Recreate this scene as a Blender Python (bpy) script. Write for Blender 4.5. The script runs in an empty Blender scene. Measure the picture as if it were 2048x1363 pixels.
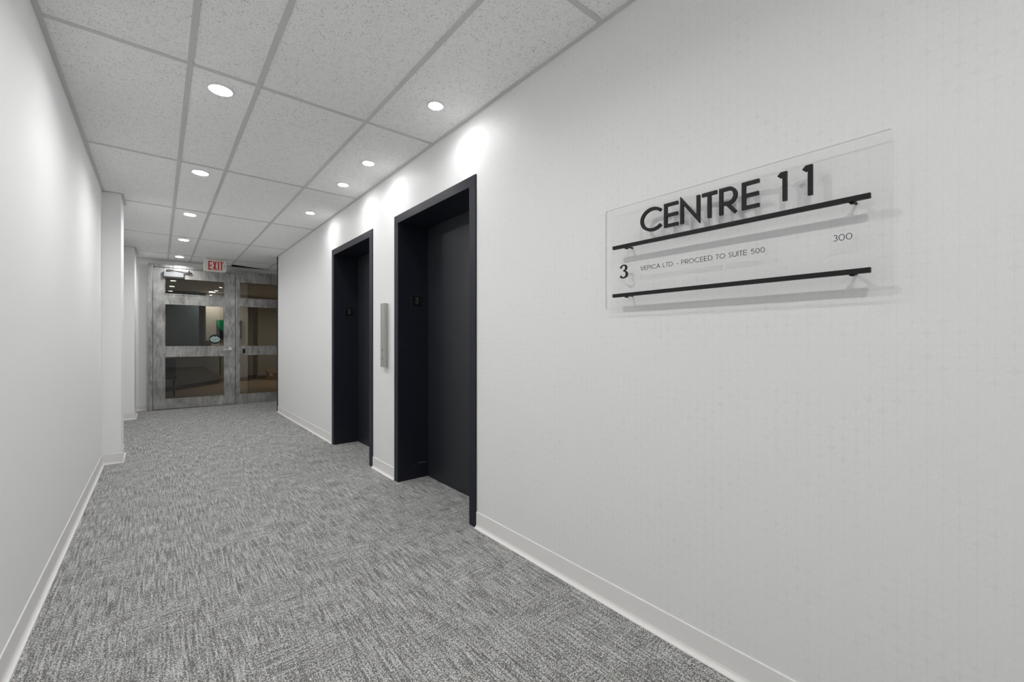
import bpy, bmesh, math
from mathutils import Vector, Matrix

# ------------------------------------------------------------------ camera, world, exposure
scn = bpy.context.scene
C = scn.collection
PI = math.pi
EYE = 1.157                       # camera height
CEIL = 2.583
WR = 1.535                        # right wall plane (x)
WL = -0.412                       # left wall plane
DY = 9.46                         # front face of the glazed partition (y)
WB = DY + 0.13                    # plane of the painted end wall
BACK = -3.3                       # wall behind the camera
YAW = math.atan(707 / 856)

cam_d = bpy.data.cameras.new('camera')
cam = bpy.data.objects.new('camera', cam_d)
C.objects.link(cam)
cam.location = (0, 0, EYE)
cam.rotation_euler = (PI / 2, 0, -YAW)
cam_d.sensor_width = 36
cam_d.lens = 36 * 856 / 2048
cam_d.shift_y = 2.8 / 2048
cam_d.clip_start = 0.02
scn.camera = cam

world = bpy.data.worlds.new('world')
scn.world = world
world.use_nodes = True
world.node_tree.nodes['Background'].inputs[0].default_value = (0.5, 0.52, 0.55, 1)
world.node_tree.nodes['Background'].inputs[1].default_value = 0.02

scn.view_settings.view_transform = 'Standard'
scn.view_settings.look = 'None'
scn.view_settings.gamma = 1
scn.view_settings.use_curve_mapping = False
scn.view_settings.exposure = 1.74
scn.cycles.max_bounces = 14
scn.cycles.diffuse_bounces = 9
scn.cycles.transparent_max_bounces = 16
scn.cycles.sample_clamp_indirect = 6
scn.cycles.use_denoising = True

LAMP = 1.95                        # watts of each large downlight
LAMP_RIGHT = 0.40                 # watts of each small downlight by the lifts
LAMP_RECEPTION = 2.0
SPREAD = math.radians(157)


# ------------------------------------------------------------------ materials
def srgb(r, g, b):
    def f(c):
        c /= 255
        return c / 12.92 if c <= 0.04045 else ((c + 0.055) / 1.055) ** 2.4
    return (f(r), f(g), f(b), 1)


def mat(name, col=(0.8, 0.8, 0.8, 1), rough=0.5, metal=0.0, spec=0.5, noise=None, bump=None):
    m = bpy.data.materials.new(name)
    m.use_nodes = True
    nt = m.node_tree
    b = nt.nodes['Principled BSDF']
    b.inputs['Base Color'].default_value = col
    b.inputs['Roughness'].default_value = rough
    b.inputs['Metallic'].default_value = metal
    b.inputs['Specular IOR Level'].default_value = spec
    tc = nt.nodes.new('ShaderNodeTexCoord')
    if noise:
        sc, amt = noise
        n = nt.nodes.new('ShaderNodeTexNoise')
        n.inputs['Scale'].default_value = sc
        n.inputs['Detail'].default_value = 4
        nt.links.new(tc.outputs['Object'], n.inputs['Vector'])
        r = nt.nodes.new('ShaderNodeMapRange')
        r.inputs['From Min'].default_value = 0.3
        r.inputs['From Max'].default_value = 0.7
        r.inputs['To Min'].default_value = 1 - amt
        r.inputs['To Max'].default_value = 1 + amt
        nt.links.new(n.outputs['Fac'], r.inputs['Value'])
        mx = nt.nodes.new('ShaderNodeVectorMath')
        mx.operation = 'SCALE'
        mx.inputs[0].default_value = col[:3]
        nt.links.new(r.outputs['Result'], mx.inputs['Scale'])
        nt.links.new(mx.outputs['Vector'], b.inputs['Base Color'])
    if bump:
        sc, st = bump
        n = nt.nodes.new('ShaderNodeTexNoise')
        n.inputs['Scale'].default_value = sc
        n.inputs['Detail'].default_value = 3
        nt.links.new(tc.outputs['Object'], n.inputs['Vector'])
        bp = nt.nodes.new('ShaderNodeBump')
        bp.inputs['Strength'].default_value = st
        bp.inputs['Distance'].default_value = 0.001
        nt.links.new(n.outputs['Fac'], bp.inputs['Height'])
        nt.links.new(bp.outputs['Normal'], b.inputs['Normal'])
    return m


class NG:
    """tiny helper for node graphs"""
    def __init__(s, m):
        s.nt = m.node_tree
        s.b = s.nt.nodes['Principled BSDF']
        s.tc = s.nt.nodes.new('ShaderNodeTexCoord')
        s.sep = s.nt.nodes.new('ShaderNodeSeparateXYZ')
        s.nt.links.new(s.tc.outputs['Object'], s.sep.inputs[0])
        s.P = s.tc.outputs['Object']
        s.X, s.Y, s.Z = s.sep.outputs

    def inp(s, sock, v):
        if isinstance(v, (int, float)):
            sock.default_value = v
        elif isinstance(v, tuple):
            sock.default_value = v
        else:
            s.nt.links.new(v, sock)

    def m(s, op, a, b=0.0, c=0.0):
        n = s.nt.nodes.new('ShaderNodeMath')
        n.operation = op
        s.inp(n.inputs[0], a)
        s.inp(n.inputs[1], b)
        s.inp(n.inputs[2], c)
        return n.outputs[0]

    def vec(s, x, y, z):
        n = s.nt.nodes.new('ShaderNodeCombineXYZ')
        s.inp(n.inputs[0], x)
        s.inp(n.inputs[1], y)
        s.inp(n.inputs[2], z)
        return n.outputs[0]

    def noise(s, v, scale, detail=2, rough=0.5, dist=0.0):
        n = s.nt.nodes.new('ShaderNodeTexNoise')
        s.nt.links.new(v, n.inputs['Vector'])
        n.inputs['Scale'].default_value = scale
        n.inputs['Detail'].default_value = detail
        n.inputs['Roughness'].default_value = rough
        n.inputs['Distortion'].default_value = dist
        return n.outputs['Fac']

    def white(s, v):
        n = s.nt.nodes.new('ShaderNodeTexWhiteNoise')
        s.nt.links.new(v, n.inputs['Vector'])
        return n.outputs['Value']

    def rng(s, v, a, b, c=0.0, d=1.0):
        n = s.nt.nodes.new('ShaderNodeMapRange')
        s.inp(n.inputs['Value'], v)
        n.inputs['From Min'].default_value = a
        n.inputs['From Max'].default_value = b
        n.inputs['To Min'].default_value = c
        n.inputs['To Max'].default_value = d
        return n.outputs['Result']

    def mix(s, f, a, b):
        n = s.nt.nodes.new('ShaderNodeMix')
        n.data_type = 'RGBA'
        s.inp(n.inputs['Factor'], f)
        s.inp(n.inputs[6], a)
        s.inp(n.inputs[7], b)
        return n.outputs[2]

    def out(s, name, v):
        s.inp(s.b.inputs[name], v)

    def bump(s, h, st, dist=0.001):
        n = s.nt.nodes.new('ShaderNodeBump')
        n.inputs['Strength'].default_value = st
        n.inputs['Distance'].default_value = dist
        s.nt.links.new(h, n.inputs['Height'])
        s.nt.links.new(n.outputs['Normal'], s.b.inputs['Normal'])


M = {}
M['paint'] = mat('white_wall_paint', (0.885, 0.888, 0.89, 1), 0.6, spec=0.3, bump=(500, 0.05))
M['base'] = mat('vinyl_base', (0.82, 0.81, 0.80, 1), 0.38, spec=0.4)
M['grid'] = mat('ceiling_grid_metal', (0.63, 0.635, 0.62, 1), 0.45, spec=0.3)
M['navy'] = mat('charcoal_enamel', (0.0125, 0.0135, 0.022, 1), 0.42, spec=0.28, bump=(300, 0.04))
M['navydoor'] = mat('charcoal_door_enamel', (0.0155, 0.0185, 0.024, 1), 0.42, spec=0.5, bump=(300, 0.04))
M['black'] = mat('black_satin', (0.0085, 0.009, 0.0095, 1), 0.5, spec=0.3)
M['blackedge'] = mat('black_matte', (0.006, 0.006, 0.006, 1), 0.7)
M['steel'] = mat('brushed_stainless', (0.50, 0.50, 0.48, 1), 0.42, 0.85)
M['chrome'] = mat('satin_chrome', (0.85, 0.85, 0.85, 1), 0.25, 1.0)
M['closer'] = mat('silver_cover', (0.27, 0.28, 0.29, 1), 0.5, 0.1)
M['darkmetal'] = mat('dark_arm_metal', (0.10, 0.10, 0.10, 1), 0.35, 0.8)
M['offwhite'] = mat('ivory_plastic', (0.74, 0.73, 0.68, 1), 0.4)
M['red'] = mat('red_letter', (0.62, 0.022, 0.013, 1), 0.45)
M['redled'] = mat('red_led', (0.5, 0.02, 0.02, 1), 0.4)
M['plate'] = mat('black_number_plate', (0.004, 0.004, 0.005, 1), 0.3)
M['platerim'] = mat('plate_rim', (0.03, 0.03, 0.035, 1), 0.35)
M['digit'] = mat('grey_digit', (0.13, 0.135, 0.15, 1), 0.4)
M['scuff'] = mat('pale_scuff', (0.20, 0.20, 0.26, 1), 0.6)
M['mint'] = mat('mint_vinyl', (0.45, 0.60, 0.56, 1), 0.6)
M['decal'] = mat('black_vinyl', (0.012, 0.02, 0.02, 1), 0.6)
M['beige'] = mat('reception_wall_paint', (0.60, 0.57, 0.50, 1), 0.7, spec=0.2)
M['slate'] = mat('slate_blue_paint', (0.10, 0.14, 0.15, 1), 0.6)
M['woodbase'] = mat('brown_skirting', (0.20, 0.13, 0.075, 1), 0.5)
M['green'] = mat('green_print', (0.0, 0.30, 0.115, 1), 0.5)
M['ink'] = mat('dark_navy_print', (0.018, 0.024, 0.035, 1), 0.5)
M['card'] = mat('cardboard', (0.36, 0.23, 0.12, 1), 0.8, noise=(20, 0.1))
M['paper'] = mat('paper_label', (0.7, 0.68, 0.62, 1), 0.8)
M['desk'] = mat('grey_desk_laminate', (0.23, 0.235, 0.215, 1), 0.5)
M['desktop'] = mat('tan_desk_top', (0.42, 0.34, 0.22, 1), 0.45)
M['greybox'] = mat('grey_plastic', (0.20, 0.20, 0.195, 1), 0.6)
M['chair'] = mat('dark_fabric', (0.02, 0.026, 0.032, 1), 0.85)
M['void'] = mat('dark_plenum', (0.16, 0.14, 0.11, 1), 0.9)
M['trimring'] = mat('white_trim_ring', (0.85, 0.85, 0.85, 1), 0.4)


def emit(name, strength, col=(1, 0.995, 0.985, 1)):
    m = bpy.data.materials.new(name)
    m.use_nodes = True
    nt = m.node_tree
    b = nt.nodes['Principled BSDF']
    b.inputs['Base Color'].default_value = (0.9, 0.9, 0.9, 1)
    b.inputs['Emission Color'].default_value = col
    b.inputs['Emission Strength'].default_value = strength
    return m


M['lens'] = emit('downlight_lens', 27.0)
M['lens_r'] = emit('wallwash_lens', 22.0)
M['lens_w'] = emit('reception_lens', 18.0, (1, 0.93, 0.80, 1))


def glass(name, tint, refl, edge=False):
    m = bpy.data.materials.new(name)
    m.use_nodes = True
    nt = m.node_tree
    for n in list(nt.nodes):
        if n.type != 'OUTPUT_MATERIAL':
            nt.nodes.remove(n)
    o = [n for n in nt.nodes if n.type == 'OUTPUT_MATERIAL'][0]
    t = nt.nodes.new('ShaderNodeBsdfTransparent')
    t.inputs[0].default_value = tint
    g = nt.nodes.new('ShaderNodeBsdfGlossy')
    g.inputs['Roughness'].default_value = 0.0
    g.inputs['Color'].default_value = (0.95, 0.97, 1, 1)
    fr = nt.nodes.new('ShaderNodeFresnel')
    fr.inputs['IOR'].default_value = refl
    mx = nt.nodes.new('ShaderNodeMixShader')
    nt.links.new(fr.outputs[0], mx.inputs[0])
    nt.links.new(t.outputs[0], mx.inputs[1])
    nt.links.new(g.outputs[0], mx.inputs[2])
    nt.links.new(mx.outputs[0], o.inputs['Surface'])
    return m


M['glass'] = glass('tinted_glass', (0.80, 0.80, 0.78, 1), 1.5)
M['acrylic'] = glass('clear_acrylic', (0.985, 0.987, 0.985, 1), 1.12)
M['acrylic_edge'] = glass('acrylic_edge', (0.66, 0.67, 0.67, 1), 1.1)


def carpet_mat():
    m = mat('woven_grey_carpet', rough=0.95, spec=0.1)
    g = NG(m)
    # carpet planks of 0.25 x 1.0 m, laid alternately: each one gets its own streak direction
    wob = g.noise(g.P, 2.3, 2)
    px = g.m('FLOOR', g.m('DIVIDE', g.m('ADD', g.X, g.m('MULTIPLY', wob, 0.12)), 0.31))
    py = g.m('FLOOR', g.m('DIVIDE', g.m('ADD', g.Y, g.m('MULTIPLY', wob, 0.12)), 0.27))
    cell = g.white(g.vec(px, py, 0.0))
    zone = g.noise(g.P, 3.6, 2)
    zz = g.rng(g.m('ADD', g.m('MULTIPLY', cell, 0.22), zone), 0.42, 0.74)
    # streaks along y and along x
    sy = g.noise(g.vec(g.m('MULTIPLY', g.X, 125), g.m('MULTIPLY', g.Y, 6.5), 0.0), 1.0, 1, 0.5)
    sx = g.noise(g.vec(g.m('MULTIPLY', g.X, 7.5), g.m('MULTIPLY', g.Y, 135), 3.0), 1.0, 1, 0.5)
    streak = g.m('ADD', g.m('MULTIPLY', sy, g.m('ADD', 0.25, g.m('MULTIPLY', zz, 0.65))),
                 g.m('MULTIPLY', sx, g.m('SUBTRACT', 0.75, g.m('MULTIPLY', zz, 0.65))))
    big = g.noise(g.P, 9, 3)
    tuft = g.noise(g.P, 235, 1, 0.5, 0.9)
    v = g.m('ADD', g.m('MULTIPLY', g.m('SUBTRACT', tuft, 0.5), 1.0),
            g.m('MULTIPLY', g.m('SUBTRACT', streak, 0.5), 0.50))
    v = g.m('ADD', v, g.m('MULTIPLY', g.m('SUBTRACT', big, 0.5), 0.12))
    f = g.rng(v, -0.035, 0.09)
    hue = g.noise(g.P, 25, 1)
    dark = g.mix(g.rng(hue, 0.35, 0.65), (0.120, 0.116, 0.110, 1), (0.140, 0.142, 0.138, 1))
    col = g.mix(f, dark, (0.60, 0.60, 0.585, 1))
    g.out('Base Color', col)
    g.bump(v, 0.5, 0.004)
    return m


def tile_mat():
    m = mat('fissured_ceiling_tile', rough=0.9, spec=0.1)
    g = NG(m)
    w = g.noise(g.P, 55, 1)
    # short strokes: two stretched speckle fields at an angle to each other, masked by fine noise
    a = g.m('ADD', g.X, g.m('MULTIPLY', g.Y, 0.6))
    b = g.m('SUBTRACT', g.Y, g.m('MULTIPLY', g.X, 0.6))
    n1 = g.noise(g.vec(g.m('MULTIPLY', a, 95), g.m('MULTIPLY', b, 250), w), 1.0, 1, 0.5, 0.6)
    n2 = g.noise(g.vec(g.m('MULTIPLY', a, 240), g.m('MULTIPLY', b, 100), w), 1.0, 1, 0.5, 0.6)
    n3 = g.noise(g.P, 210, 1)
    f1 = g.rng(n1, 0.665, 0.70)
    f2 = g.rng(n2, 0.665, 0.70)
    f3 = g.rng(n3, 0.70, 0.74)
    f = g.m('MAXIMUM', g.m('MAXIMUM', f1, f2), f3)
    f = g.m('MULTIPLY', f, g.rng(g.noise(g.P, 30, 2), 0.3, 0.6, 0.25, 1.0))
    mott = g.rng(g.noise(g.P, 160, 3), 0.3, 0.7, 0.0, 1.0)
    base = g.mix(mott, (0.92, 0.92, 0.92, 1), (0.955, 0.955, 0.955, 1))
    g.out('Base Color', g.mix(f, base, (0.33, 0.32, 0.30, 1)))
    g.bump(g.m('SUBTRACT', 1.0, f), 0.4, 0.002)
    return m


def wallpaper_mat():
    """pale textured wallpaper printed with a fine lattice of lines and four-pointed stars"""
    m = mat('lattice_wallpaper', rough=0.55, spec=0.3)
    g = NG(m)
    h, v = 0.0293, 0.0303
    # use y+x so that the wall's end face keeps the pattern too
    u = g.m('DIVIDE', g.m('ADD', g.m('ADD', g.Y, g.m('SUBTRACT', WR, g.X)), -0.2287 + 40 * h), h)
    w = g.m('DIVIDE', g.m('ADD', g.Z, -(EYE - 0.371) + 40 * v), v)

    def tri(val, per=1.0, off=0.0):        # distance to the nearest multiple of per
        q = g.m('ADD', g.m('DIVIDE', val, per), off + 0.5)
        return g.m('MULTIPLY', g.m('ABSOLUTE', g.m('SUBTRACT', g.m('FRACT', q), 0.5)), per)
    du = tri(u)
    dw = tri(w)
    d1 = g.m('MULTIPLY', tri(g.m('ADD', u, w), 2.0), 0.707)
    d2 = g.m('MULTIPLY', tri(g.m('SUBTRACT', u, w), 2.0), 0.707)
    iu = g.m('ROUND', u)
    iw = g.m('ROUND', w)
    cell = g.white(g.vec(iu, iw, 1.0))
    odd = g.m('ABSOLUTE', g.m('SUBTRACT', g.m('MODULO', g.m('ADD', iu, iw), 2.0), 0.0))
    odd = g.rng(odd, 0.4, 0.6)
    reg = g.rng(g.noise(g.P, 7.0, 2), 0.42, 0.62)
    amp = g.m('MULTIPLY', g.m('MULTIPLY', odd, g.m('POWER', cell, 1.1)), g.m('MULTIPLY', reg, 0.26))
    # star: line swells towards the crossing
    swv = g.m('MULTIPLY', amp, g.m('MAXIMUM', 0.0, g.m('SUBTRACT', 1.0, g.m('MULTIPLY', tri(w), 2.05))))
    swh = g.m('MULTIPLY', amp, g.m('MAXIMUM', 0.0, g.m('SUBTRACT', 1.0, g.m('MULTIPLY', tri(u), 2.05))))
    lw = 0.014

    def line(d, width, soft=0.014):
        e = g.m('SUBTRACT', d, width)
        return g.rng(e, 0.0, soft, 1.0, 0.0)
    lv = line(du, g.m('ADD', swv, lw))
    lh = g.m('MULTIPLY', line(dw, g.m('ADD', swh, 0.012)), g.m('ADD', 0.55, g.m('MULTIPLY', odd, 0.45)))
    l1 = line(d1, lw)
    l2 = g.m('MULTIPLY', line(d2, lw), 0.8)
    ln = g.m('MAXIMUM', g.m('MAXIMUM', lv, lh), g.m('MAXIMUM', l1, l2))
    ln = g.m('MULTIPLY', ln, g.rng(g.noise(g.P, 5.0, 2), 0.3, 0.6, 0.45, 1.0))
    # fine woven thread texture
    th = g.noise(g.vec(g.m('MULTIPLY', g.Y, 700), g.m('MULTIPLY', g.Y, 10), g.m('MULTIPLY', g.Z, 30)), 1.0, 2)
    tv = g.noise(g.vec(g.m('MULTIPLY', g.Y, 25), 0.0, g.m('MULTIPLY', g.Z, 900)), 1.0, 2)
    fab = g.rng(g.m('ADD', th, tv), 0.7, 1.3, 0.975, 1.02)
    base = g.mix(g.m('MULTIPLY', ln, 0.34), (0.815, 0.815, 0.815, 1), (0.69, 0.69, 0.68, 1))
    sc = g.nt.nodes.new('ShaderNodeVectorMath')
    sc.operation = 'SCALE'
    g.nt.links.new(base, sc.inputs[0])
    g.nt.links.new(fab, sc.inputs['Scale'])
    g.out('Base Color', sc.outputs[0])
    g.out('Roughness', g.rng(ln, 0, 1, 0.58, 0.42))
    return m


def metal_mat():
    """raw hot-rolled steel, ground with swirls"""
    m = mat('ground_raw_steel', rough=0.4, metal=0.85)
    g = NG(m)
    n1 = g.noise(g.P, 4.5, 3, 0.5, 0.3)
    n2 = g.noise(g.vec(g.m('MULTIPLY', g.X, 22), 0.0, g.m('MULTIPLY', g.Z, 5)), 1.0, 5, 0.6, 0.7)
    f = g.rng(g.m('ADD', g.m('MULTIPLY', n1, 0.45), g.m('MULTIPLY', n2, 0.55)), 0.32, 0.70)
    col = g.mix(f, (0.19, 0.185, 0.175, 1), (0.60, 0.60, 0.59, 1))
    g.out('Base Color', col)
    g.out('Roughness', g.rng(n2, 0.3, 0.7, 0.50, 0.30))
    g.bump(g.noise(g.P, 60, 3), 0.12, 0.002)
    return m


def wood_mat():
    m = mat('reception_wood_floor', rough=0.4, spec=0.4)
    g = NG(m)
    pl = g.white(g.vec(g.m('FLOOR', g.m('DIVIDE', g.Y, 0.15)), g.m('FLOOR', g.m('DIVIDE', g.X, 1.2)), 0.0))
    gr = g.noise(g.vec(g.m('MULTIPLY', g.X, 3), g.m('MULTIPLY', g.Y, 50), 0.0), 1.0, 4, 0.6)
    f = g.m('ADD', g.m('MULTIPLY', pl, 0.4), g.m('MULTIPLY', gr, 0.6))
    g.out('Base Color', g.mix(f, (0.30, 0.21, 0.12, 1), (0.46, 0.34, 0.20, 1)))
    return m


M['carpet'] = carpet_mat()
M['tile'] = tile_mat()
M['paper_wall'] = wallpaper_mat()
M['metal'] = metal_mat()
M['wood'] = wood_mat()


# ------------------------------------------------------------------ mesh helpers
class MB:
    def __init__(s):
        s.bm = bmesh.new()
        s.mats = []

    def _mi(s, m):
        if m is None:
            return 0
        if m not in s.mats:
            s.mats.append(m)
        return s.mats.index(m)

    def poly(s, pts, m=None):
        f = s.bm.faces.new([s.bm.verts.new(p) for p in pts])
        f.material_index = s._mi(m)
        return f

    def box(s, x0, x1, y0, y1, z0, z1, m=None, bevel=0.0):
        v = [s.bm.verts.new((x, y, z)) for x in (x0, x1) for y in (y0, y1) for z in (z0, z1)]
        idx = [(0, 1, 3, 2), (4, 6, 7, 5), (0, 4, 5, 1), (2, 3, 7, 6), (0, 2, 6, 4), (1, 5, 7, 3)]
        fs = [s.bm.faces.new([v[i] for i in q]) for q in idx]
        for f in fs:
            f.material_index = s._mi(m)
        if bevel:
            es = set()
            for f in fs:
                es.update(f.edges)
            bmesh.ops.bevel(s.bm, geom=list(es), offset=bevel, segments=2, affect='EDGES', profile=0.6)
        return fs

    def prism(s, pts, vec, m=None):
        """closed polygon (3-D points) swept by vec"""
        vec = Vector(vec)
        a = [s.bm.verts.new(p) for p in pts]
        b = [s.bm.verts.new(Vector(p) + vec) for p in pts]
        mi = s._mi(m)
        n = len(pts)
        for f in ([s.bm.faces.new(a[::-1]), s.bm.faces.new(b)] +
                  [s.bm.faces.new((a[i], a[(i + 1) % n], b[(i + 1) % n], b[i])) for i in range(n)]):
            f.material_index = mi

    def cyl(s, c, axis, r, length, n=24, m=None, r2=None):
        axis = Vector(axis).normalized()
        t = axis.orthogonal().normalized()
        w = axis.cross(t)
        c = Vector(c)
        r2 = r if r2 is None else r2
        a, b = [], []
        for i in range(n):
            q = 2 * PI * i / n
            d = t * math.cos(q) + w * math.sin(q)
            a.append(s.bm.verts.new(c + d * r))
            b.append(s.bm.verts.new(c + axis * length + d * r2))
        mi = s._mi(m)
        for f in ([s.bm.faces.new(a[::-1]), s.bm.faces.new(b)] +
                  [s.bm.faces.new((a[i], a[(i + 1) % n], b[(i + 1) % n], b[i])) for i in range(n)]):
            f.material_index = mi

    def ring(s, c, r0, r1, z0, z1, n=40, m=None):
        """annulus around a vertical axis with a slightly domed underside"""
        prof = [(r0, z1), (r0, z0 + 0.001), (r0 + (r1 - r0) * 0.35, z0), (r1 - 0.002, z0 + 0.0015), (r1, z1)]
        rows = []
        for i in range(n):
            q = 2 * PI * i / n
            rows.append([s.bm.verts.new((c[0] + r * math.cos(q), c[1] + r * math.sin(q), z)) for r, z in prof])
        k = len(prof)
        for i in range(n):
            for j in range(k):
                s.bm.faces.new((rows[i][j], rows[(i + 1) % n][j], rows[(i + 1) % n][(j + 1) % k], rows[i][(j + 1) % k])).smooth = True

    def stroke(s, pts, closed, t, O, R, U, N, d, m=None):
        """2-D centreline pts swept with width t (number or list) in plane (R,U), depth d along N"""
        P = [Vector((p[0], p[1])) for p in pts]
        n = len(P)
        T = t if isinstance(t, (list, tuple)) else [t] * n
        L, Rr = [], []
        for i in range(n):
            if closed:
                a, b = P[(i - 1) % n], P[(i + 1) % n]
                d0, d1 = (P[i] - a), (b - P[i])
            else:
                d0 = P[i] - P[i - 1] if i > 0 else P[1] - P[0]
                d1 = P[i + 1] - P[i] if i < n - 1 else P[i] - P[i - 1]
            d0 = d0.normalized()
            d1 = d1.normalized()
            n0 = Vector((-d0.y, d0.x))
            n1 = Vector((-d1.y, d1.x))
            mm = (n0 + n1)
            if mm.length < 1e-6:
                mm = n0
            mm.normalize()
            k = 1 / max(0.35, mm.dot(n0))
            L.append(P[i] + mm * T[i] / 2 * k)
            Rr.append(P[i] - mm * T[i] / 2 * k)

        s.layer = getattr(s, 'layer', 0) + 1
        d = d + 0.00008 * (s.layer % 3)

        def W(p, dd):
            return s.bm.verts.new(O + R * p.x + U * p.y + N * dd)
        l0, l1 = [W(p, 0) for p in L], [W(p, d) for p in L]
        r0, r1 = [W(p, 0) for p in Rr], [W(p, d) for p in Rr]
        mi = s._mi(m)
        fs = []
        for i in range(n if closed else n - 1):
            j = (i + 1) % n
            fs += [s.bm.faces.new((l1[i], r1[i], r1[j], l1[j])), s.bm.faces.new((l0[i], l0[j], r0[j], r0[i])),
                   s.bm.faces.new((l0[i], l1[i], l1[j], l0[j])), s.bm.faces.new((r0[i], r0[j], r1[j], r1[i]))]
        if not closed:
            fs += [s.bm.faces.new((l0[0], r0[0], r1[0], l1[0])), s.bm.faces.new((l0[-1], l1[-1], r1[-1], r0[-1]))]
        for f in fs:
            f.material_index = mi

    def build(s, name, m=None, parent=None, loc=None, smooth=False):
        bmesh.ops.recalc_face_normals(s.bm, faces=s.bm.faces)
        q, org = parent, Vector((0, 0, 0))      # geometry is given in world space: make it local to its thing
        while q:
            org += q.location
            q = q.parent
        bmesh.ops.translate(s.bm, verts=s.bm.verts, vec=-org)
        me = bpy.data.meshes.new(name)
        s.bm.to_mesh(me)
        s.bm.free()
        if s.mats:
            for q in s.mats:
                me.materials.append(q)
        elif m:
            me.materials.append(m)
        if smooth:
            for p in me.polygons:
                p.use_smooth = True
        o = bpy.data.objects.new(name, me)
        C.objects.link(o)
        if parent:
            o.parent = parent
        return o


def tag(o, label=None, cat=None, group=None, kind=None):
    for k, v in (('label', label), ('category', cat), ('group', group), ('kind', kind)):
        if v:
            o[k] = v
    return o


def thing(name, loc, label, cat, group=None, kind=None):
    o = bpy.data.objects.new(name, None)
    C.objects.link(o)
    o.location = loc
    o.empty_display_size = 0.05
    return tag(o, label, cat, group, kind)


def copy_tree(root, loc):
    r = root.copy()
    C.objects.link(r)
    r.location = loc
    for ch in root.children:
        c = ch.copy()
        C.objects.link(c)
        c.parent = r
        for gch in ch.children:
            d = gch.copy()
            C.objects.link(d)
            d.parent = c
    return r


# ------------------------------------------------------------------ drawn lettering (centrelines, cap height 1)
def arc(cx, cy, rx, ry, a0, a1, n=16):
    return [(cx + rx * math.cos(math.radians(a0 + (a1 - a0) * i / n)),
             cy + ry * math.sin(math.radians(a0 + (a1 - a0) * i / n))) for i in range(n + 1)]


def glyph(ch, w, h, t):
    """list of (points, closed) with the ink inside the box w x h"""
    k = t / 2
    L, R_, B, T = k, w - k, k, h - k
    cx, cy = w / 2, h / 2
    if ch == 'C':
        r = cx - k
        a = 42
        rx = (w - k * 1.4) / (1 + math.cos(math.radians(a)))
        return [(arc(k + rx, cy, rx, cy - k, a, 360 - a, 36), False)]
    if ch == 'E':
        return [([(w, T), (L, T), (L, B), (w, B)], False), ([(L, cy), (w * 0.97, cy)], False)]
    if ch == 'N':
        return [([(L, 0), (L, h - t * 0.4), (R_, t * 0.4), (R_, h)], False)]
    if ch == 'T':
        return [([(0, T), (w, T)], False), ([(cx, T), (cx, 0)], False)]
    if ch == 'R':
        rb = h * 0.27
        return [([(L, 0), (L, h)], False), ([(L, T)] + arc(w * 0.52, T - rb, w * 0.48 - k, rb, 90, -90, 18) + [(L, T - 2 * rb)], False),
                ([(w * 0.42, T - 2 * rb), (w - k * 0.9, 0)], False)]
    if ch == 'P':
        rb = h * 0.25
        return [([(L, 0), (L, h)], False), ([(L, T)] + arc(w * 0.55, T - rb, w * 0.45 - k, rb, 90, -90, 14) + [(L, T - 2 * rb)], False)]
    if ch == 'D':
        return [([(L, 0), (L, h)], False), ([(L, T)] + arc(w * 0.38, cy, w * 0.62 - k, cy - k, 90, -90, 20) + [(L, B)], False)]
    if ch in 'O0':
        return [(arc(cx, cy, cx - k, cy - k, 0, 360, 36)[:-1], True)]
    if ch == '1':
        return [([(t * 0.25, h * 0.845), (w * 0.42, T), (R_, T), (R_, 0)], False)]
    if ch == 'V':
        return [([(k * 0.8, h), (cx, k * 0.6), (w - k * 0.8, h)], False)]
    if ch == 'A':
        return [([(k * 0.8, 0), (cx, h - k * 0.6), (w - k * 0.8, 0)], False), ([(w * 0.2, h * 0.32), (w * 0.8, h * 0.32)], False)]
    if ch == 'I':
        return [([(cx, 0), (cx, h)], False)]
    if ch == 'L':
        return [([(L, h), (L, B), (w, B)], False)]
    if ch == 'X':
        return [([(k, 0), (w - k, h)], False), ([(k, h), (w - k, 0)], False)]
    if ch == 'U':
        r = cx - k
        return [([(L, h), (L, r + k)] + arc(cx, r + k, r, r, 180, 360, 16)[1:] + [(R_, h)], False)]
    if ch == 'S':
        r = (h - t) / 4
        return [(arc(cx, T - r, cx - k, r, 35, 255, 16) + arc(cx, B + r, cx - k, r, 75, -145, 16), False)]
    if ch == '3':
        r = (h - t) / 4
        return [(arc(cx, T - r * 0.92, (cx - k) * 0.9, r * 0.92, 155, -75, 16) +
                 arc(cx, B + r * 1.08, cx - k, r * 1.08, 80, -150, 16), False)]
    if ch == '5':
        r = h * 0.31 - k * 0.5
        return [([(w * 0.92, T), (w * 0.30, T), (w * 0.16, h * 0.56)] +
                 arc(cx * 0.95, B + r, cx - k, r, 118, -145, 18), False)]
    if ch == '.':
        return [([(cx, 0), (cx, t * 1.3)], False)]
    if ch == '-':
        return [([(0, h * 0.34), (w, h * 0.34)], False)]
    return []


ADV = {'V': .72, 'E': .56, 'P': .58, 'I': .10, 'C': .84, 'A': .76, 'L': .46, 'T': .50, 'D': .74, '.': .10, '-': .34,
       'R': .58, 'O': .92, 'S': .50, 'U': .66, '5': .56, '0': .60, '3': .54, ' ': .30, 'X': .6, 'N': .74, '1': .28}


def write(mb, text, O, R, U, N, width, h, t, d, wide0=None, gap=0.13):
    """set text to a total width"""
    ws = [(wide0 if (c == '0' and wide0) else ADV[c]) for c in text]
    tot = sum(ws) + gap * (len(text) - 1)
    kx = width / (tot * h)
    x = 0.0
    for c, w in zip(text, ws):
        for pts, cl in glyph(c, w * h * kx, h, t):
            mb.stroke([(x + p[0], p[1]) for p in pts], cl, t, O, R, U, N, d)
        x += (w + gap) * h * kx


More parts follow.
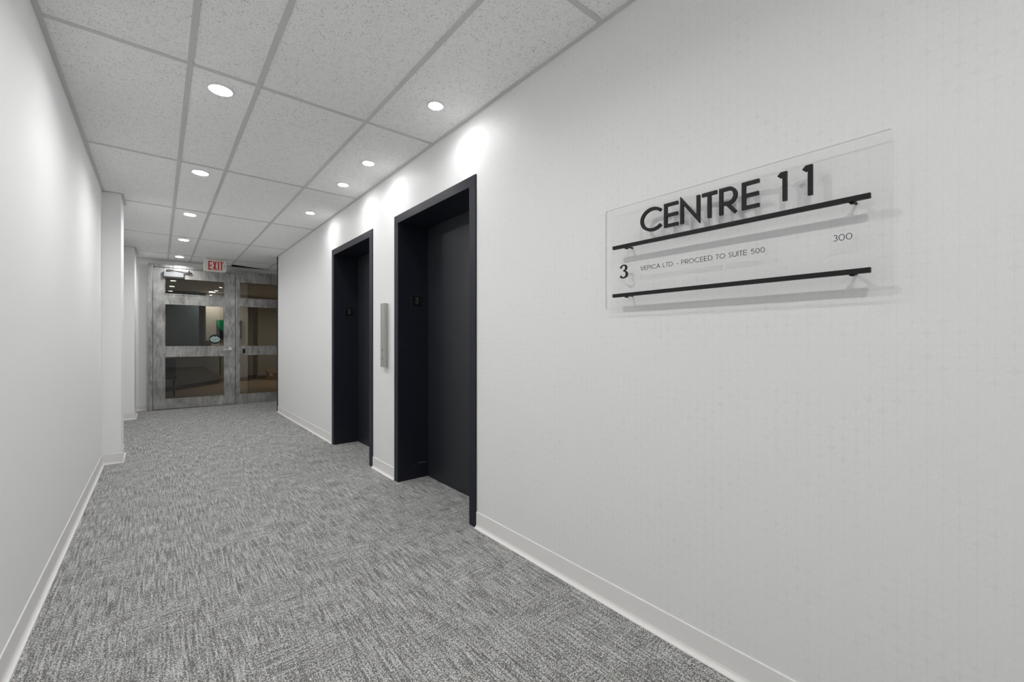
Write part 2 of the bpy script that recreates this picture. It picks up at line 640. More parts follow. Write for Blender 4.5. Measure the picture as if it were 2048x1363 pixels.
RW = dict(R=Vector((0, -1, 0)), U=Vector((0, 0, 1)), N=Vector((-1, 0, 0)))   # on the right wall, read facing +x
FW = dict(R=Vector((1, 0, 0)), U=Vector((0, 0, 1)), N=Vector((0, -1, 0)))    # facing the camera end of the corridor

# ------------------------------------------------------------------ room shell
END = 7.98            # the right wall stops here; the lobby widens to the right beyond it
ALC = 3.4             # side wall of that widening
E_Y = [(2.205, 3.402), (3.881, 5.082)]      # outer edges of the two lift frames
FT = EYE + 1.052      # top of lift frames
FWD = 0.072           # width of the frame face
RX = 1.803            # plane of the lift doors


def struct(o, label=None):
    return tag(o, label, None, None, 'structure')


b = MB()
b.box(WL - 0.1, RX + 0.12, BACK - 0.1, END - 0.0, -0.06, 0, M['carpet'])
b.box(WL - 0.1, ALC + 0.1, END, DY + 0.05, -0.06, 0, M['carpet'])
struct(b.build('floor'))

# right wall with two lift openings
b = MB()
ys = [BACK, E_Y[0][0] + 0.02, E_Y[0][1] - 0.02, E_Y[1][0] + 0.02, E_Y[1][1] - 0.02, END]
for i in (0, 2, 4):
    b.box(WR, RX + 0.1, ys[i], ys[i + 1], 0, CEIL + 0.05)
for i in (1, 3):
    b.box(WR, RX + 0.1, ys[i], ys[i + 1], FT - 0.02, CEIL + 0.05)
struct(b.build('wall_right', M['paper_wall']))

b = MB()
b.box(WL - 0.1, WL, BACK, WB + 0.12, 0, CEIL + 0.05)
struct(b.build('wall_left', M['paint']))
COLX = -0.279
for nm, y0, y1 in (('wall_left_pillar', 5.57, 6.0), ('wall_left_pillar', 8.58, 9.22)):
    b = MB()
    b.box(WL, COLX, y0, y1, 0, CEIL + 0.02)
    struct(b.build(nm, M['paint']))
b = MB()
b.box(WL - 0.1, RX + 0.1, BACK - 0.1, BACK, 0, CEIL + 0.05)
struct(b.build('wall_front', M['paint']))
b = MB()
b.box(ALC, ALC + 0.1, END - 0.1, WB, 0, CEIL + 0.05)
b.box(RX + 0.1, ALC, END - 0.1, END, 0, CEIL + 0.05)
struct(b.build('wall_alcove', M['paint']))

FRX0 = -0.137                   # outer left edge of the steel door frame
GZT = EYE + 1.339               # top of the steel frame
SLX1 = 3.0                      # right end of the sidelight
b = MB()
b.box(WL, FRX0, WB, WB + 0.12, 0, CEIL + 0.05)
b.box(FRX0, 1.03, WB, WB + 0.12, GZT, CEIL + 0.05)
b.box(1.03, SLX1, WB, WB + 0.12, GZT, CEIL + 0.003)
b.box(1.72, SLX1, WB, WB + 0.12, CEIL + 0.003, CEIL + 0.05)
b.box(SLX1, ALC + 0.1, WB, WB + 0.12, 0, CEIL + 0.05)
struct(b.build('wall_back', M['paint']))

# thin black strip at the end of the right wall
b = MB()
b.box(WR - 0.014, WR + 0.02, END, END + 0.008, 0.0, CEIL)
struct(b.build('trim_1', M['blackedge']))


# vinyl cove base: (start, end, inward normal), top 0.1 m
def cove(mb, p0, p1, nrm):
    p0, p1, nrm = Vector(p0), Vector(p1), Vector(nrm)
    prof = [(0, 0.1), (0.0025, 0.1), (0.0045, 0.097), (0.0045, 0.022), (0.007, 0.013), (0.012, 0.007), (0.019, 0.004), (0.020, 0.0), (0, 0.0)]
    mb.prism([p0.to_3d() + Vector((nrm.x * a, nrm.y * a, z)) for a, z in prof], (p1 - p0).to_3d())


b = MB()
cove(b, (WR, BACK), (WR, E_Y[0][0]), (-1, 0))
cove(b, (WR, E_Y[0][1]), (WR, E_Y[1][0]), (-1, 0))
cove(b, (WR, E_Y[1][1]), (WR, END), (-1, 0))
struct(b.build('baseboard_right', M['base']))
b = MB()
cove(b, (WL, BACK), (WL, 5.57), (1, 0))
cove(b, (WL, 5.57), (COLX + 0.018, 5.57), (0, -1))
cove(b, (COLX, 5.555), (COLX, 6.015), (1, 0))
cove(b, (WL, 6.0), (WL, 8.58), (1, 0))
cove(b, (WL, 8.58), (COLX + 0.018, 8.58), (0, -1))
cove(b, (COLX, 8.565), (COLX, 9.235), (1, 0))
struct(b.build('baseboard_left', M['base']))
b = MB()
cove(b, (WL, WB), (FRX0, WB), (0, -1))
cove(b, (SLX1, WB), (ALC, WB), (0, -1))
struct(b.build('baseboard_back', M['base']))

# ------------------------------------------------------------------ suspended ceiling: tiles, T-bars, wall angle
GX = [WL, 0.125, 0.430, 1.037, WR]
GY = [1.22 + 1.524 * k for k in range(-3, 6)]
TB = 0.012                       # half width of a T-bar
TZ = CEIL + 0.005                # underside of the tiles
b = MB()
yl = [BACK] + GY + [WB]
for j in range(len(yl) - 1):
    y0, y1 = yl[j], yl[j + 1]
    cols = list(GX)
    if y0 > END - 0.3:
        cols = [WL, 0.125, 0.430, 1.037, 1.640, 2.245, 2.850, ALC]
    elif y1 > END:
        # the row that straddles the wall end: two depths
        for i, (x0, x1) in enumerate(zip([1.64, 2.245, 2.85], [2.245, 2.85, ALC])):
            b.box(x0 + 0.002, x1 - 0.002, END + 0.0, y1 - 0.002, TZ, TZ + 0.015)
        b.box(WR, 1.64, END, y1 - 0.002, TZ, TZ + 0.015)
    for i in range(len(cols) - 1):
        x0, x1 = cols[i], cols[i + 1]
        if j == len(yl) - 2 and abs(x0 - 1.037) < 0.01:
            # the tile by the steel frame sits askew and leaves a wedge open to the plenum
            b.prism([(x0 + 0.002, y0 + 0.002, TZ), (x1 - 0.002, y0 + 0.002, TZ), (x1 - 0.002, y1 - 0.015, TZ), (x0 + 0.03, y1 - 0.245, TZ), (x0 + 0.002, y1 - 0.245, TZ)],
                    (0, 0, 0.015))
            continue
        b.box(x0 + 0.002, x1 - 0.002, y0 + 0.002, y1 - 0.002, TZ, TZ + 0.015)
ceil_o = b.build('ceiling', M['tile'])
struct(ceil_o)

b = MB()
for x in (0.125, 0.430, 1.037):
    b.box(x - TB, x + TB, BACK, WB, CEIL, TZ + 0.02)
for x in (1.640, 2.245, 2.850):
    b.box(x - TB, x + TB, END, WB, CEIL, TZ + 0.02)
for y in GY:
    xr = ALC if y > END else WR
    b.box(WL, xr, y - TB, y + TB, CEIL + 0.0007, TZ + 0.02)
b.build('ceiling_grid', M['grid'], ceil_o)
b = MB()


def angle(x0, x1, y0, y1):
    b.box(min(x0, x1), max(x0, x1), min(y0, y1), max(y0, y1), CEIL - 0.001, TZ + 0.002)


AW = 0.021
angle(WR - AW, WR, BACK, END)
angle(WL, WL + AW, BACK, 5.57)
angle(WL, COLX, 5.57 - AW, 5.57)
angle(COLX, COLX + AW, 5.57 - AW, 6.0)
angle(WL, WL + AW, 6.0, 8.58)
angle(WL, COLX, 8.58 - AW, 8.58)
angle(COLX, COLX + AW, 8.58 - AW, 9.22)
angle(WL, 1.03, WB - AW, WB)
angle(ALC - AW, ALC, END, WB)
b.build('wall_angle', M['grid'], ceil_o)

b = MB()
b.box(WL - 0.1, ALC + 0.1, BACK, WB + 0.2, 3.02, 3.08, M['void'])
b.box(1.0, 1.035, 8.9, WB + 0.16, CEIL + 0.03, 3.02, M['void'])  # dark box added around the open wedge so no light leaks in
b.box(1.0, 1.75, 8.86, 8.9, CEIL + 0.03, 3.02, M['void'])
b.box(1.70, 1.75, 8.9, WB + 0.16, CEIL + 0.03, 3.02, M['void'])
b.box(1.0, 1.75, WB + 0.12, WB + 0.16, CEIL + 0.003, 3.02, M['void'])
struct(b.build('ceiling_slab_dark_box'))


# ------------------------------------------------------------------ downlights
def downlight(name, x, y, r, lens, label, group, watts, col=(1, 0.995, 0.985)):
    t = thing(name, (x, y, CEIL), label, 'ceiling light', group)
    c = (x, y)
    q = MB()
    q.ring(c, r, r + 0.011, TZ - 0.007, TZ, m=None)
    q.build('trim_ring', M['trimring'], t)
    q = MB()
    q.cyl((x, y, TZ - 0.0085), (0, 0, 1), r - 0.002, 0.0015, 40, None, r)
    q.cyl((x, y, TZ - 0.007), (0, 0, 1), r, 0.007, 40)
    q.build('lens', lens, t)
    ld = bpy.data.lights.new('lamp', 'AREA')
    ld.shape = 'DISK'
    ld.size = r * 1.3
    ld.energy = watts
    ld.color = col
    ld.spread = SPREAD
    lo = bpy.data.objects.new('lamp', ld)
    C.objects.link(lo)
    lo.parent = t
    lo.location = (0, 0, TZ - CEIL - 0.0095)
    return t


LY = [1.391 + 1.529 * k for k in range(-2, 6)]
wh = {0: 'round ceiling downlight nearest the steel-framed glass door',
      1: 'round ceiling downlight in the narrow tile row, second from the glass door',
      2: 'round ceiling downlight in the narrow tile row, third from the glass door',
      3: 'round ceiling downlight in the narrow tile row, fourth from the glass door',
      4: 'largest round downlight in the photo, nearest the camera in the narrow tile row'}
ln0 = None
for k, y in enumerate(LY):
    d = len(LY) - 1 - k
    lab = wh.get(d, 'round ceiling downlight behind the viewer in the narrow tile row')
    if ln0 is None:
        ln0 = downlight('downlight', 0.272, y, 0.054, M['lens'], lab, 'downlights along the narrow tile row', LAMP)
    else:
        o = copy_tree(ln0, (0.272, y, CEIL))
        o['label'] = lab
rl = [(2.286, 'round downlight above the right of the near dark lift doorway'),
      (3.36, 'round downlight above the left of the near lift doorway, second in the right row'),
      (3.964, 'round downlight above the gap between the lifts, third in the right row'),
      (5.056, 'round downlight farthest along the right row, by the far lift doorway')]
rn0 = None
for y, lab in rl:
    if rn0 is None:
        rn0 = downlight('downlight', 1.290, y, 0.041, M['lens_r'], lab, 'small downlights in front of the lift doors', LAMP_RIGHT)
    else:
        o = copy_tree(rn0, (1.290, y, CEIL))
        o['label'] = lab


# ------------------------------------------------------------------ lift doorways
def lift(name, y0, y1, label, scuffs):
    t = thing(name, (WR, (y0 + y1) / 2, 0), None, None, None, 'structure')
    fx = WR - 0.009
    q = MB()
    it = FT - 0.065
    for a, c in ((y0, y0 + FWD), (y1 - FWD, y1)):
        q.box(fx, RX, a, c, 0, it, bevel=0.0015)
    q.box(fx, RX, y0, y1, it, FT, bevel=0.0015)
    q.build('door_frame', M['navy'], t)
    q = MB()
    q.box(RX, RX + 0.035, y0 + FWD - 0.02, y1 - FWD + 0.02, 0.003, it + 0.03, bevel=0.001)
    q.build('door_panel', M['navydoor'], t)
    q = MB()
    q.box(RX - 0.004, RX + 0.02, y0 + FWD, y1 - FWD, 0.0, 0.003)
    q.build('sill', M['darkmetal'], t)
    # floor number plate on the far jamb, facing along the corridor
    yy = y1 - FWD
    x0, x1, z0, z1 = 1.645, 1.742, EYE + 0.297, EYE + 0.403
    q = MB()
    q.box(x0, x1, yy - 0.003, yy, z0, z1, M['platerim'])
    q.box(x0 + 0.004, x1 - 0.001, yy - 0.0045, yy - 0.003, z0 + 0.004, z1 - 0.004, M['plate'])
    pl = q.build('number_plate', None, t)
    q = MB()
    for pts, cl in glyph('3', 0.030, 0.052, 0.006):
        q.stroke(pts, cl, 0.006, Vector((1.678, yy - 0.0045, EYE + 0.330)), FW['R'], FW['U'], FW['N'], 0.0012)
    q.build('digit', M['digit'], pl)
    if scuffs:
        q = MB()
        q.stroke([(0, 0), (0.02, 0.004), (0.045, 0.003), (0.07, -0.001), (0.092, 0.003)], False, [0.001, 0.004, 0.003, 0.004, 0.001],
                 Vector((1.700, yy, EYE - 1.032)), FW['R'], FW['U'], FW['N'], 0.0006)
        q.stroke([(-0.035, -0.004), (-0.028, -0.001)], False, 0.003, Vector((1.700, yy, EYE - 1.032)), FW['R'], FW['U'], FW['N'], 0.0006)
        q.build('scuff_mark', M['scuff'], t)
    return t


lift('door_2', *E_Y[0], 'near lift doorway', True)
lift('door_3', *E_Y[1], 'far lift doorway', False)

# hall call station between the lifts
t = thing('elevator_call_panel', (WR, 3.575, EYE - 0.215), 'tall narrow brushed steel call panel with two buttons between the dark lift doorways', 'call panel')
b = MB()
z0, z1 = EYE - 0.213, EYE + 0.338
prof = [(WR, 3.542), (1.494, 3.527), (1.492, 3.530), (1.492, 3.606), (1.494, 3.609), (WR, 3.622)]
b.prism([(x, y, z0) for x, y in prof], (0, 0, z1 - z0))
b.build('body', M['steel'], t)
for z in (EYE - 0.064, EYE - 0.137):
    b = MB()
    b.cyl((1.492, 3.568, z), (-1, 0, 0), 0.0135, 0.0022, 28, M['steel'])
    b.cyl((1.4899, 3.568, z), (-1, 0, 0), 0.0095, 0.0022, 28, M['darkmetal'])
    b.cyl((1.4878, 3.568, z), (-1, 0, 0), 0.0078, 0.0008, 28, M['chrome'])
    b.build('button', None, t)

# ------------------------------------------------------------------ the acrylic directory sign
t = thing('directory_sign', (WR, 0.70, EYE + 0.138), 'clear acrylic directory sign with raised black letters on the pale wallpapered wall', 'sign')
PX0, PX1 = 1.499, 1.507          # front and back of the acrylic sheet
py0, py1, pz0, pz1 = 0.2295, 1.176, EYE + 0.142, EYE + 0.568
b = MB()
r = 0.010
out = []
for cy, cz, a in ((py1 - r, pz1 - r, 0), (py0 + r, pz1 - r, 90), (py0 + r, pz0 + r, 180), (py1 - r, pz0 + r, 270)):
    for i in range(5):
        q = math.radians(a + i * 22.5)
        out.append((cy + r * math.cos(q), cz + r * math.sin(q)))
b.poly([(PX0, y, z) for y, z in out], M['acrylic'])
b.poly([(PX1, y, z) for y, z in out][::-1], M['acrylic'])
for i in range(len(out)):
    a, c = out[i], out[(i + 1) % len(out)]
    b.poly([(PX0, *a), (PX1, *a), (PX1, *c), (PX0, *c)], M['acrylic_edge'])
b.build('acrylic_sheet', None, t)

for zc in (EYE + 0.3965, EYE + 0.1955):
    b = MB()
    b.box(1.475, 1.487, 0.2735, 1.1215, zc - 0.0072, zc + 0.0072, bevel=0.0012)
    bar = b.build('rail', M['black'], t)
    for y in (1.063, 0.316):
        b = MB()
        b.cyl((WR, y, zc - 0.001), (-1, 0, 0), 0.0035, WR - 1.487, 20)
        b.cyl((PX0, y, zc - 0.002), (-1, 0, 0), 0.0090, PX0 - 1.487, 24)
        b.build('standoff', M['black'], bar)

Z0, Z1 = EYE + 0.4375, EYE + 0.5275
H = Z1 - Z0
TH = 0.0118
D = 0.010
for ch, ya, yb in (('C', .996, .904), ('E', .892, .836), ('N', .826, .752), ('T', .744, .692), ('R', .683, .624), ('E', .609, .556),
                   ('1', .502, .477), ('1', .435, .410)):
    b = MB()
    over = 0.0015 if ch == 'C' else 0
    for pts, cl in glyph(ch, ya - yb, H + 2 * over, TH):
        b.stroke(pts, cl, TH, Vector((PX0, ya, Z0 - over)), RW['R'], RW['U'], RW['N'], D)
    b.build('raised_letter' if ch != '1' else 'raised_digit', M['black'], t)
# bold floor number
b = MB()
pts = [(0.004, 0.0425), (0.009, 0.0500), (0.0185, 0.0540), (0.0285, 0.0505), (0.0320, 0.0430), (0.0285, 0.0350), (0.0170, 0.0300),
       (0.0280, 0.0270), (0.0345, 0.0180), (0.0320, 0.0080), (0.0220, 0.0020), (0.0110, 0.0030), (0.0035, 0.0090)]
ws = [0.010, 0.006, 0.005, 0.008, 0.0105, 0.008, 0.0035, 0.006, 0.0115, 0.010, 0.006, 0.007, 0.0095]


def smooth(P, n=5):
    out = []
    for i in range(len(P) - 1):
        a, b_, c, d = P[max(i - 1, 0)], P[i], P[i + 1], P[min(i + 2, len(P) - 1)]
        for j in range(n):
            t_ = j / n
            out.append(tuple(0.5 * (2 * q + (r_ - p) * t_ + (2 * p - 5 * q + 4 * r_ - s_) * t_ ** 2 + (3 * q - p - 3 * r_ + s_) * t_ ** 3)
                             for p, q, r_, s_ in zip(a, b_, c, d)))
    return out + [P[-1]]


sp = smooth([(p[0], p[1], w_) for p, w_ in zip(pts[:7], ws[:7])]), smooth([(p[0], p[1], w_) for p, w_ in zip(pts[6:], ws[6:])])
for part in sp:
    b.stroke([q[:2] for q in part], False, [q[2] for q in part], Vector((PX0, 1.100, EYE + 0.268)), RW['R'], RW['U'], RW['N'], 0.003)
b.build('floor_number', M['black'], t)
b = MB()
write(b, 'VEPICA LTD. - PROCEED TO SUITE 500', Vector((PX0, 1.001, EYE + 0.2890)), RW['R'], RW['U'], RW['N'], 0.459, 0.0172, 0.00165, 0.0008)
b.build('tenant_text', M['black'], t)
b = MB()
write(b, '300', Vector((PX0, 0.3615, EYE + 0.2895)), RW['R'], RW['U'], RW['N'], 0.0440, 0.0185, 0.00165, 0.0008, wide0=0.74)
b.build('suite_number', M['black'], t)

# ------------------------------------------------------------------ steel-framed glass door and sidelight
d1 = thing('door_1', (0.5, DY, 0), None, None, None, 'structure')
b = MB()
LX0, LX1 = -0.073, 1.106          # door leaf
LT = EYE + 1.283
b.box(FRX0, LX0 - 0.004, DY - 0.005, WB + 0.01, 0, GZT, bevel=0.003)
b.box(LX0 - 0.004, LX1 + 0.006, DY - 0.005, WB + 0.01, LT + 0.005, GZT, bevel=0.003)
b.box(LX1 + 0.022, LX1 + 0.034, DY - 0.004, DY + 0.02, 0, LT + 0.005, bevel=0.002)
b.box(LX1 + 0.006, LX1 + 0.034, DY + 0.02, WB + 0.01, 0, GZT)
b.build('door_frame', M['metal'], d1)

rails = [(EYE + 1.107, LT), (EYE + 0.655, EYE + 0.840), (EYE - 0.252, EYE - 0.066), (0.012, EYE - 0.972)]
GX0, GX1 = 0.090, 0.928
b = MB()
y0, y1 = DY + 0.012, DY + 0.055
b.box(LX0, GX0, y0, y1, 0.012, LT, bevel=0.003)
b.box(GX1, LX1, y0, y1, 0.012, LT, bevel=0.003)
for z0, z1 in rails:
    b.box(GX0, GX1, y0, y1, z0, z1)
leaf = b.build('door_leaf', M['metal'], d1)
openings = [(EYE + 0.840, EYE + 1.107, 0.35), (EYE - 0.066, EYE + 0.655, 0.85), (EYE - 0.972, EYE - 0.252, 0.3)]


def beads(mb, x0, x1, z0, z1, y, w=0.014, dpt=0.014):
    """raised glazing bead around an opening"""
    for a in ((x0 - w, x1 + w, z1, z1 + w), (x0 - w, x1 + w, z0 - w, z0), (x0 - w, x0, z0, z1), (x1, x1 + w, z0, z1)):
        mb.box(a[0], a[1], y - dpt * 0.6, y + 0.02, a[2], a[3], bevel=0.002)


b = MB()
for z0, z1, _ in openings:
    beads(b, GX0, GX1, z0, z1, y0)
b.build('glazing_bead', M['metal'], leaf)
for z0, z1, tilt in openings:
    # the panes are not quite plumb, which shows in what they mirror
    b = MB()
    hh = (z1 - z0) / 2 + 0.004
    s_ = math.tan(math.radians(tilt)) * hh
    zc, yc = (z0 + z1) / 2, y0 + 0.022
    b.prism([(GX0 - 0.004, yc - s_ - 0.002, zc + hh), (GX0 - 0.004, yc - s_ + 0.002, zc + hh), (GX0 - 0.004, yc + s_ + 0.002, zc - hh), (GX0 - 0.004, yc + s_ - 0.002, zc - hh)],
            (GX1 - GX0 + 0.008, 0, 0))
    b.build('glass_pane', M['glass'], leaf)

# round dark decal with a mint badge on the middle pane
DC = Vector((0.797, y0 + 0.018, EYE + 0.058))
b = MB()
b.cyl(DC, (0, -1, 0), 0.088, 0.0012, 48, M['decal'])
pts = []
for i in range(64):
    q = 2 * PI * i / 64
    c_, s_ = math.cos(q), math.sin(q)
    rr = 0.055 + 0.018 * abs(c_) ** 3
    x, z = rr * c_ * 1.03, rr * s_ * 0.98
    if s_ > 0:
        z = z * (0.92 + 0.10 * math.cos(6 * q))
    pts.append((DC.x + x, DC.y - 0.0012, DC.z + z))
b.prism(pts, (0, -0.0010, 0), M['mint'])
O_ = Vector((DC.x, DC.y - 0.0022, DC.z))
for cx, cz, rx, rz, a0, a1 in ((-0.045, 0.004, 0.013, 0.016, 0, 360), (0, -0.006, 0.017, 0.015, 0, 360), (0, -0.002, 0.045, 0.033, 200, 340), (0, 0.010, 0.03, 0.016, 20, 75), (0, 0.010, 0.03, 0.016, 105, 160),
                               (0, -0.004, 0.005, 0.005, 0, 360), (0.046, 0.008, 0.009, 0.010, -80, 100)):
    b.stroke(arc(cx, cz, rx, rz, a0, a1, 20), False, 0.0042, O_, FW['R'], FW['U'], FW['N'], 0.0006, M['decal'])
b.stroke([(0.037, -0.010), (0.037, 0.018)], False, 0.0042, O_, FW['R'], FW['U'], FW['N'], 0.0006, M['decal'])
b.stroke([(0.044, -0.001), (0.055, -0.013)], False, 0.0042, O_, FW['R'], FW['U'], FW['N'], 0.0006, M['decal'])
tag(b.build('window_decal', None, leaf), 'dark round decal with a mint green badge')

# lever handle
b = MB()
hx, hz = 1.028, EYE - 0.112
b.cyl((hx, y0, hz), (0, -1, 0), 0.024, 0.010, 28)
b.cyl((hx, y0 - 0.01, hz), (0, -1, 0), 0.011, 0.045, 20)
b.box(hx - 0.105, hx + 0.012, y0 - 0.062, y0 - 0.046, hz - 0.030, hz - 0.012, bevel=0.004)
b.cyl((hx, y0 - 0.045, hz - 0.018), (0, -1, 0), 0.016, 0.018, 20)
b.build('door_handle', M['chrome'], leaf)
# overhead closer with its two arms
b = MB()
cz0, cz1 = EYE + 1.112, EYE + 1.208
b.box(0.052, 0.352, y0 - 0.05, y0, cz0, cz1, M['darkmetal'], bevel=0.004)
b.box(0.070, 0.340, y0 - 0.062, y0 - 0.012, cz0 + 0.018, cz1 + 0.003, M['closer'], bevel=0.003)
clo = b.build('door_closer', None, leaf)
b = MB()
az = cz1 + 0.02
b.cyl((0.125, y0 - 0.03, cz1 - 0.004), (0, 0, 1), 0.016, 0.045, 20, M['darkmetal'])
b.cyl((0.125, y0 - 0.03, cz1 + 0.041), (0, 0, 1), 0.010, 0.009, 16, M['chrome'])


def bar(mb, p, q, w, h, m):
    p, q = Vector(p), Vector(q)
    dr = (q - p).normalized()
    sd = Vector((0, 0, 1)).cross(dr).normalized() * w / 2
    up = Vector((0, 0, h / 2))
    mb.prism([p - sd - up, p + sd - up, p + sd + up, p - sd + up], q - p, m)


bar(b, (0.125, y0 - 0.03, az + 0.010), (0.415, y0 - 0.075, az - 0.002), 0.022, 0.010, M['darkmetal'])
bar(b, (0.120, y0 - 0.01, az + 0.030), (0.415, y0 - 0.075, az + 0.014), 0.016, 0.008, M['steel'])
b.cyl((0.412, y0 - 0.075, az - 0.012), (0, 0, 1), 0.013, 0.036, 18, M['darkmetal'])
b.cyl((0.412, y0 - 0.075, az + 0.024), (0, 0, 1), 0.009, 0.006, 16, M['chrome'])
bar(b, (0.390, y0 - 0.072, az - 0.004), (0.450, y0 - 0.03, az - 0.008), 0.030, 0.014, M['darkmetal'])
b.build('closer_arm', None, leaf)

# sidelight
w1 = thing('window_1', (2.0, DY, 0), None, None, None, 'structure')
SX0 = LX1 + 0.034
b = MB()
g0 = SX0 + 0.040
b.box(SX0, g0, DY, DY + 0.08, 0, GZT, bevel=0.002)
b.box(SLX1 - 0.05, SLX1, DY, WB + 0.01, 0, GZT)
sl = [(EYE + 1.128, GZT), (EYE + 0.672, EYE + 0.838), (EYE - 0.240, EYE - 0.066), (0, EYE - 0.972)]
for z0, z1 in sl:
    b.box(g0, SLX1 - 0.05, DY + 0.003, (WB + 0.01) if z1 == GZT else DY + 0.08, z0, z1)
b.box(2.05, 2.09, DY + 0.002, DY + 0.08, 0, GZT)
b.build('window_frame', M['metal'], w1)
for z0, z1 in ((EYE + 0.838, EYE + 1.128), (EYE - 0.066, EYE + 0.672), (EYE - 0.972, EYE - 0.240)):
    b = MB()
    b.box(g0, SLX1 - 0.05, DY + 0.045, DY + 0.049, z0, z1)
    b.build('glass_pane', M['glass'], w1)
# black card reader on the middle rail of the sidelight
t = thing('card_reader', (1.24, DY, EYE - 0.2), 'small black card reader with a red light on the steel sidelight rail', 'card reader')
b = MB()
b.box(1.223, 1.264, DY - 0.022, DY + 0.003, EYE - 0.201, EYE - 0.118, bevel=0.004)
b.build('housing', M['black'], t)
b = MB()
b.cyl((1.252, DY - 0.022, EYE - 0.133), (0, -1, 0), 0.006, 0.002, 16)
b.build('indicator', M['redled'], t)

# ------------------------------------------------------------------ exit sign
EXY = 8.80
t = thing('exit_sign', (0.74, EXY, CEIL), 'white ceiling-mounted EXIT sign with red letters in front of the steel door frame', 'exit sign')
b = MB()
b.box(0.63, 0.86, EXY - 0.03, EXY + 0.07, CEIL - 0.018, CEIL, bevel=0.003)
b.build('canopy', M['offwhite'], t)
b = MB()
x0, x1, z0, z1 = 0.586, 0.899, EYE + 1.196, EYE + 1.397
r = 0.030
out = [(x0, z1), (x0 + 0.0, z0 + r)]
out += [(x0 + r - r * math.cos(math.radians(a)), z0 + r - r * math.sin(math.radians(a))) for a in range(15, 91, 15)]
out += [(x1 - r + r * math.sin(math.radians(a)), z0 + r - r * math.cos(math.radians(a))) for a in range(0, 91, 15)]
out += [(x1, z1)]
b.prism([(x, EXY, z) for x, z in out], (0, 0.04, 0))
hs = b.build('housing', M['offwhite'], t)
EZ0, EH = EYE + 1.2235, 0.150
for ch, xa, xb in (('E', .645, .697), ('X', .708, .765), ('I', .776, .796), ('T', .806, .857)):
    b = MB()
    tt = 0.0195
    for pts, cl in glyph(ch, xb - xa, EH, tt):
        b.stroke(pts, cl, tt, Vector((xa, EXY, EZ0)), FW['R'], FW['U'], FW['N'], 0.002)
    b.build('red_letter', M['red'], t)
b = MB()
b.stroke([(0, 0.014), (0.012, 0), (0, -0.014)], False, 0.006, Vector((0.866, EXY, EZ0 + 0.079)), FW['R'], FW['U'], FW['N'], 0.002, M['darkmetal'])
b.build('chevron', None, t)

# ------------------------------------------------------------------ reception beyond the glass
RY1 = 15.9
b = MB()
b.box(-1.6, 5.6, DY + 0.05, RY1 + 0.6, -0.06, 0.0)
struct(b.build('floor_reception', M['wood']))
b = MB()
b.box(-1.6, 5.6, WB + 0.16, RY1 + 0.6, CEIL + 0.002, CEIL + 0.06)
struct(b.build('ceiling_reception', M['tile']))
b = MB()
b.box(-1.7, -1.6, DY + 0.05, RY1, 0, CEIL + 0.05)
b.box(-1.6, WL - 0.1, DY + 0.06, WB + 0.12, 0, CEIL + 0.05)
struct(b.build('wall_reception_left', M['beige']))
b = MB()
b.box(5.5, 5.6, DY + 0.05, RY1, 0, CEIL + 0.05)
b.box(ALC + 0.1, 5.5, DY + 0.06, WB + 0.12, 0, CEIL + 0.05)
struct(b.build('wall_reception_right', M['beige']))
b = MB()
b.box(-1.7, 5.6, RY1, RY1 + 0.1, 0, CEIL + 0.05)
b.box(1.05, 2.10, 15.12, RY1, 0, CEIL + 0.05)       # pier that carries the picture
struct(b.build('wall_reception_back', M['beige']))
b = MB()
b.box(2.42, 3.2, 15.55, RY1, 0, CEIL + 0.05)
struct(b.build('wall_reception_pier', M['beige']))
b = MB()
b.box(2.10, 2.42, RY1 - 0.015, RY1, 0, 0.11)
b.box(2.42, 3.2, 15.535, 15.55, 0, 0.11)
b.box(1.05, 2.115, 15.105, 15.12, 0, 0.11)
b.box(3.2, 5.5, RY1 - 0.015, RY1, 0, 0.11)
struct(b.build('baseboard_reception', M['woodbase']))
b = MB()
b.box(-1.6, 0.88, 15.0, 15.12, 0, CEIL + 0.02)
struct(b.build('wall_slate', M['slate']))
# warm lamps of the reception; the second is added out of view to light the room
for k, (x, y, lab) in enumerate(((1.16, 14.75, 'round warm lamp seen through the top pane of the glass door'),
                                 (2.9, 13.6, 'added unseen warm lamp lighting the reception behind the sidelight'))):
    if k == 0:
        rc0 = downlight('downlight', x, y, 0.060, M['lens_w'], lab, 'warm lamps on the reception ceiling', LAMP_RECEPTION, (1, 0.95, 0.86))
    else:
        o = copy_tree(rc0, (x, y, CEIL))
        o['label'] = lab
# picture on the pier
t = thing('wall_picture', (1.6, 15.12, EYE + 0.1), 'dark and green picture with a curved edge on the reception wall behind the glass', 'picture')
b = MB()
b.box(1.30, 1.925, 15.08, 15.12, EYE + 0.12, EYE + 0.655, bevel=0.003)
b.build('picture_frame', M['ink'], t)
b = MB()
pts = [(1.306, 15.0795, EYE + 0.648), (1.88, 15.0795, EYE + 0.648)]
cc = (1.88, EYE + 0.648)
for i in range(0, 13):
    a = math.radians(270 - i * 7.5)
    pts.append((cc[0] + 0.574 * math.cos(a), 15.0795, cc[1] + 0.49 * math.sin(a)))
pts = pts[:1] + pts[1:]
b.prism(pts[:-1], (0, -0.003, 0))
b.build('green_shape', M['green'], t)
# reception desk, its front set at an angle
t = thing('reception_desk', (0.9, 14.1, 0), 'low grey reception desk with a tan top standing beyond the glass door', 'desk')
A = Vector((0.10, 12.85, 0))
B_ = Vector((1.38, 14.75, 0))
dd = (B_ - A).normalized()
nn = Vector((-dd.y, dd.x, 0))      # away from the viewer's side
b = MB()


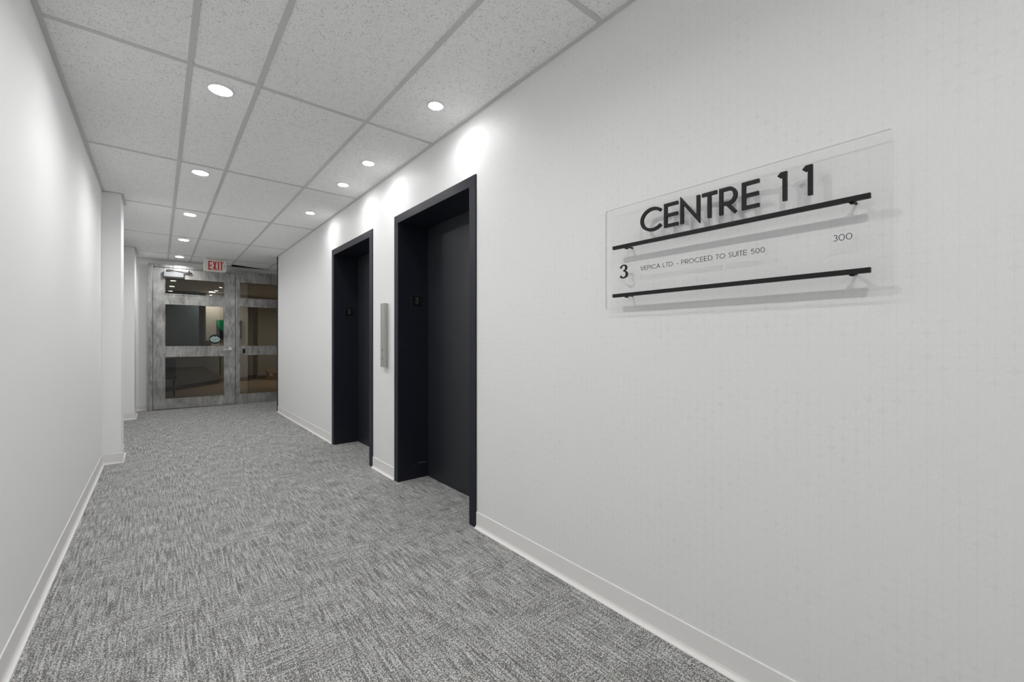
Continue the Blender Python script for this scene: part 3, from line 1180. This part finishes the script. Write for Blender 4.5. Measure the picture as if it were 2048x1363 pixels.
def slab(mb, off0, off1, z0, z1, ext=0.0):
    p = [A - dd * ext + nn * off0, B_ + dd * ext + nn * off0, B_ + dd * ext + nn * off1, A - dd * ext + nn * off1]
    mb.prism([(q.x, q.y, z0) for q in p], (0, 0, z1 - z0))


slab(b, 0.0, 0.33, 0.10, 0.78)
b.build('body', M['desk'], t)
b = MB()
slab(b, 0.03, 0.30, 0.0, 0.10, -0.02)
b.build('plinth', M['ink'], t)
b = MB()
slab(b, -0.02, 0.35, 0.78, 0.81, 0.02)
b.build('desk_top', M['desktop'], t)
b = MB()
b.box(0.94, 1.13, 14.36, 14.52, 0.81, 1.21, bevel=0.01)
tag(b.build('storage_box', M['greybox']), 'grey box standing on the reception desk behind the glass door', 'box')
# dark chair at the left
t = thing('lounge_chair', (0.12, 11.9, 0), 'dark armchair low behind the left of the bottom door pane', 'chair')
b = MB()
b.box(-0.22, 0.30, 11.70, 12.20, 0.36, 0.46, bevel=0.03)
b.build('seat', M['chair'], t)
b = MB()
b.box(-0.22, 0.30, 12.14, 12.24, 0.42, 0.80, bevel=0.04)
b.build('backrest', M['chair'], t)
for x in (-0.18, 0.26):
    for y in (11.74, 12.16):
        b = MB()
        b.cyl((x, y, 0), (0, 0, 1), 0.013, 0.37, 12, None, 0.018)
        b.build('leg', M['black'], t)
# opened carton on the floor
t = thing('cardboard_box', (2.8, 15.0, 0), 'opened brown cardboard box on the wood floor seen through the sidelight', 'box')
b = MB()
b.box(2.60, 3.05, 14.85, 15.18, 0.0, 0.22)
b.build('carton', M['card'], t)
b = MB()
b.prism([(2.60, 14.85, 0.22), (2.60, 15.18, 0.22), (2.52, 15.18, 0.31), (2.52, 14.85, 0.31)], (0.004, 0, 0.002))
b.prism([(2.60, 15.18, 0.22), (3.05, 15.18, 0.22), (3.05, 15.24, 0.34), (2.60, 15.24, 0.34)], (0, 0.004, 0.0))
b.build('flap', M['card'], t)
b = MB()
b.box(2.62, 2.71, 14.846, 14.85, 0.13, 0.20)
b.build('paper_label', M['paper'], t)
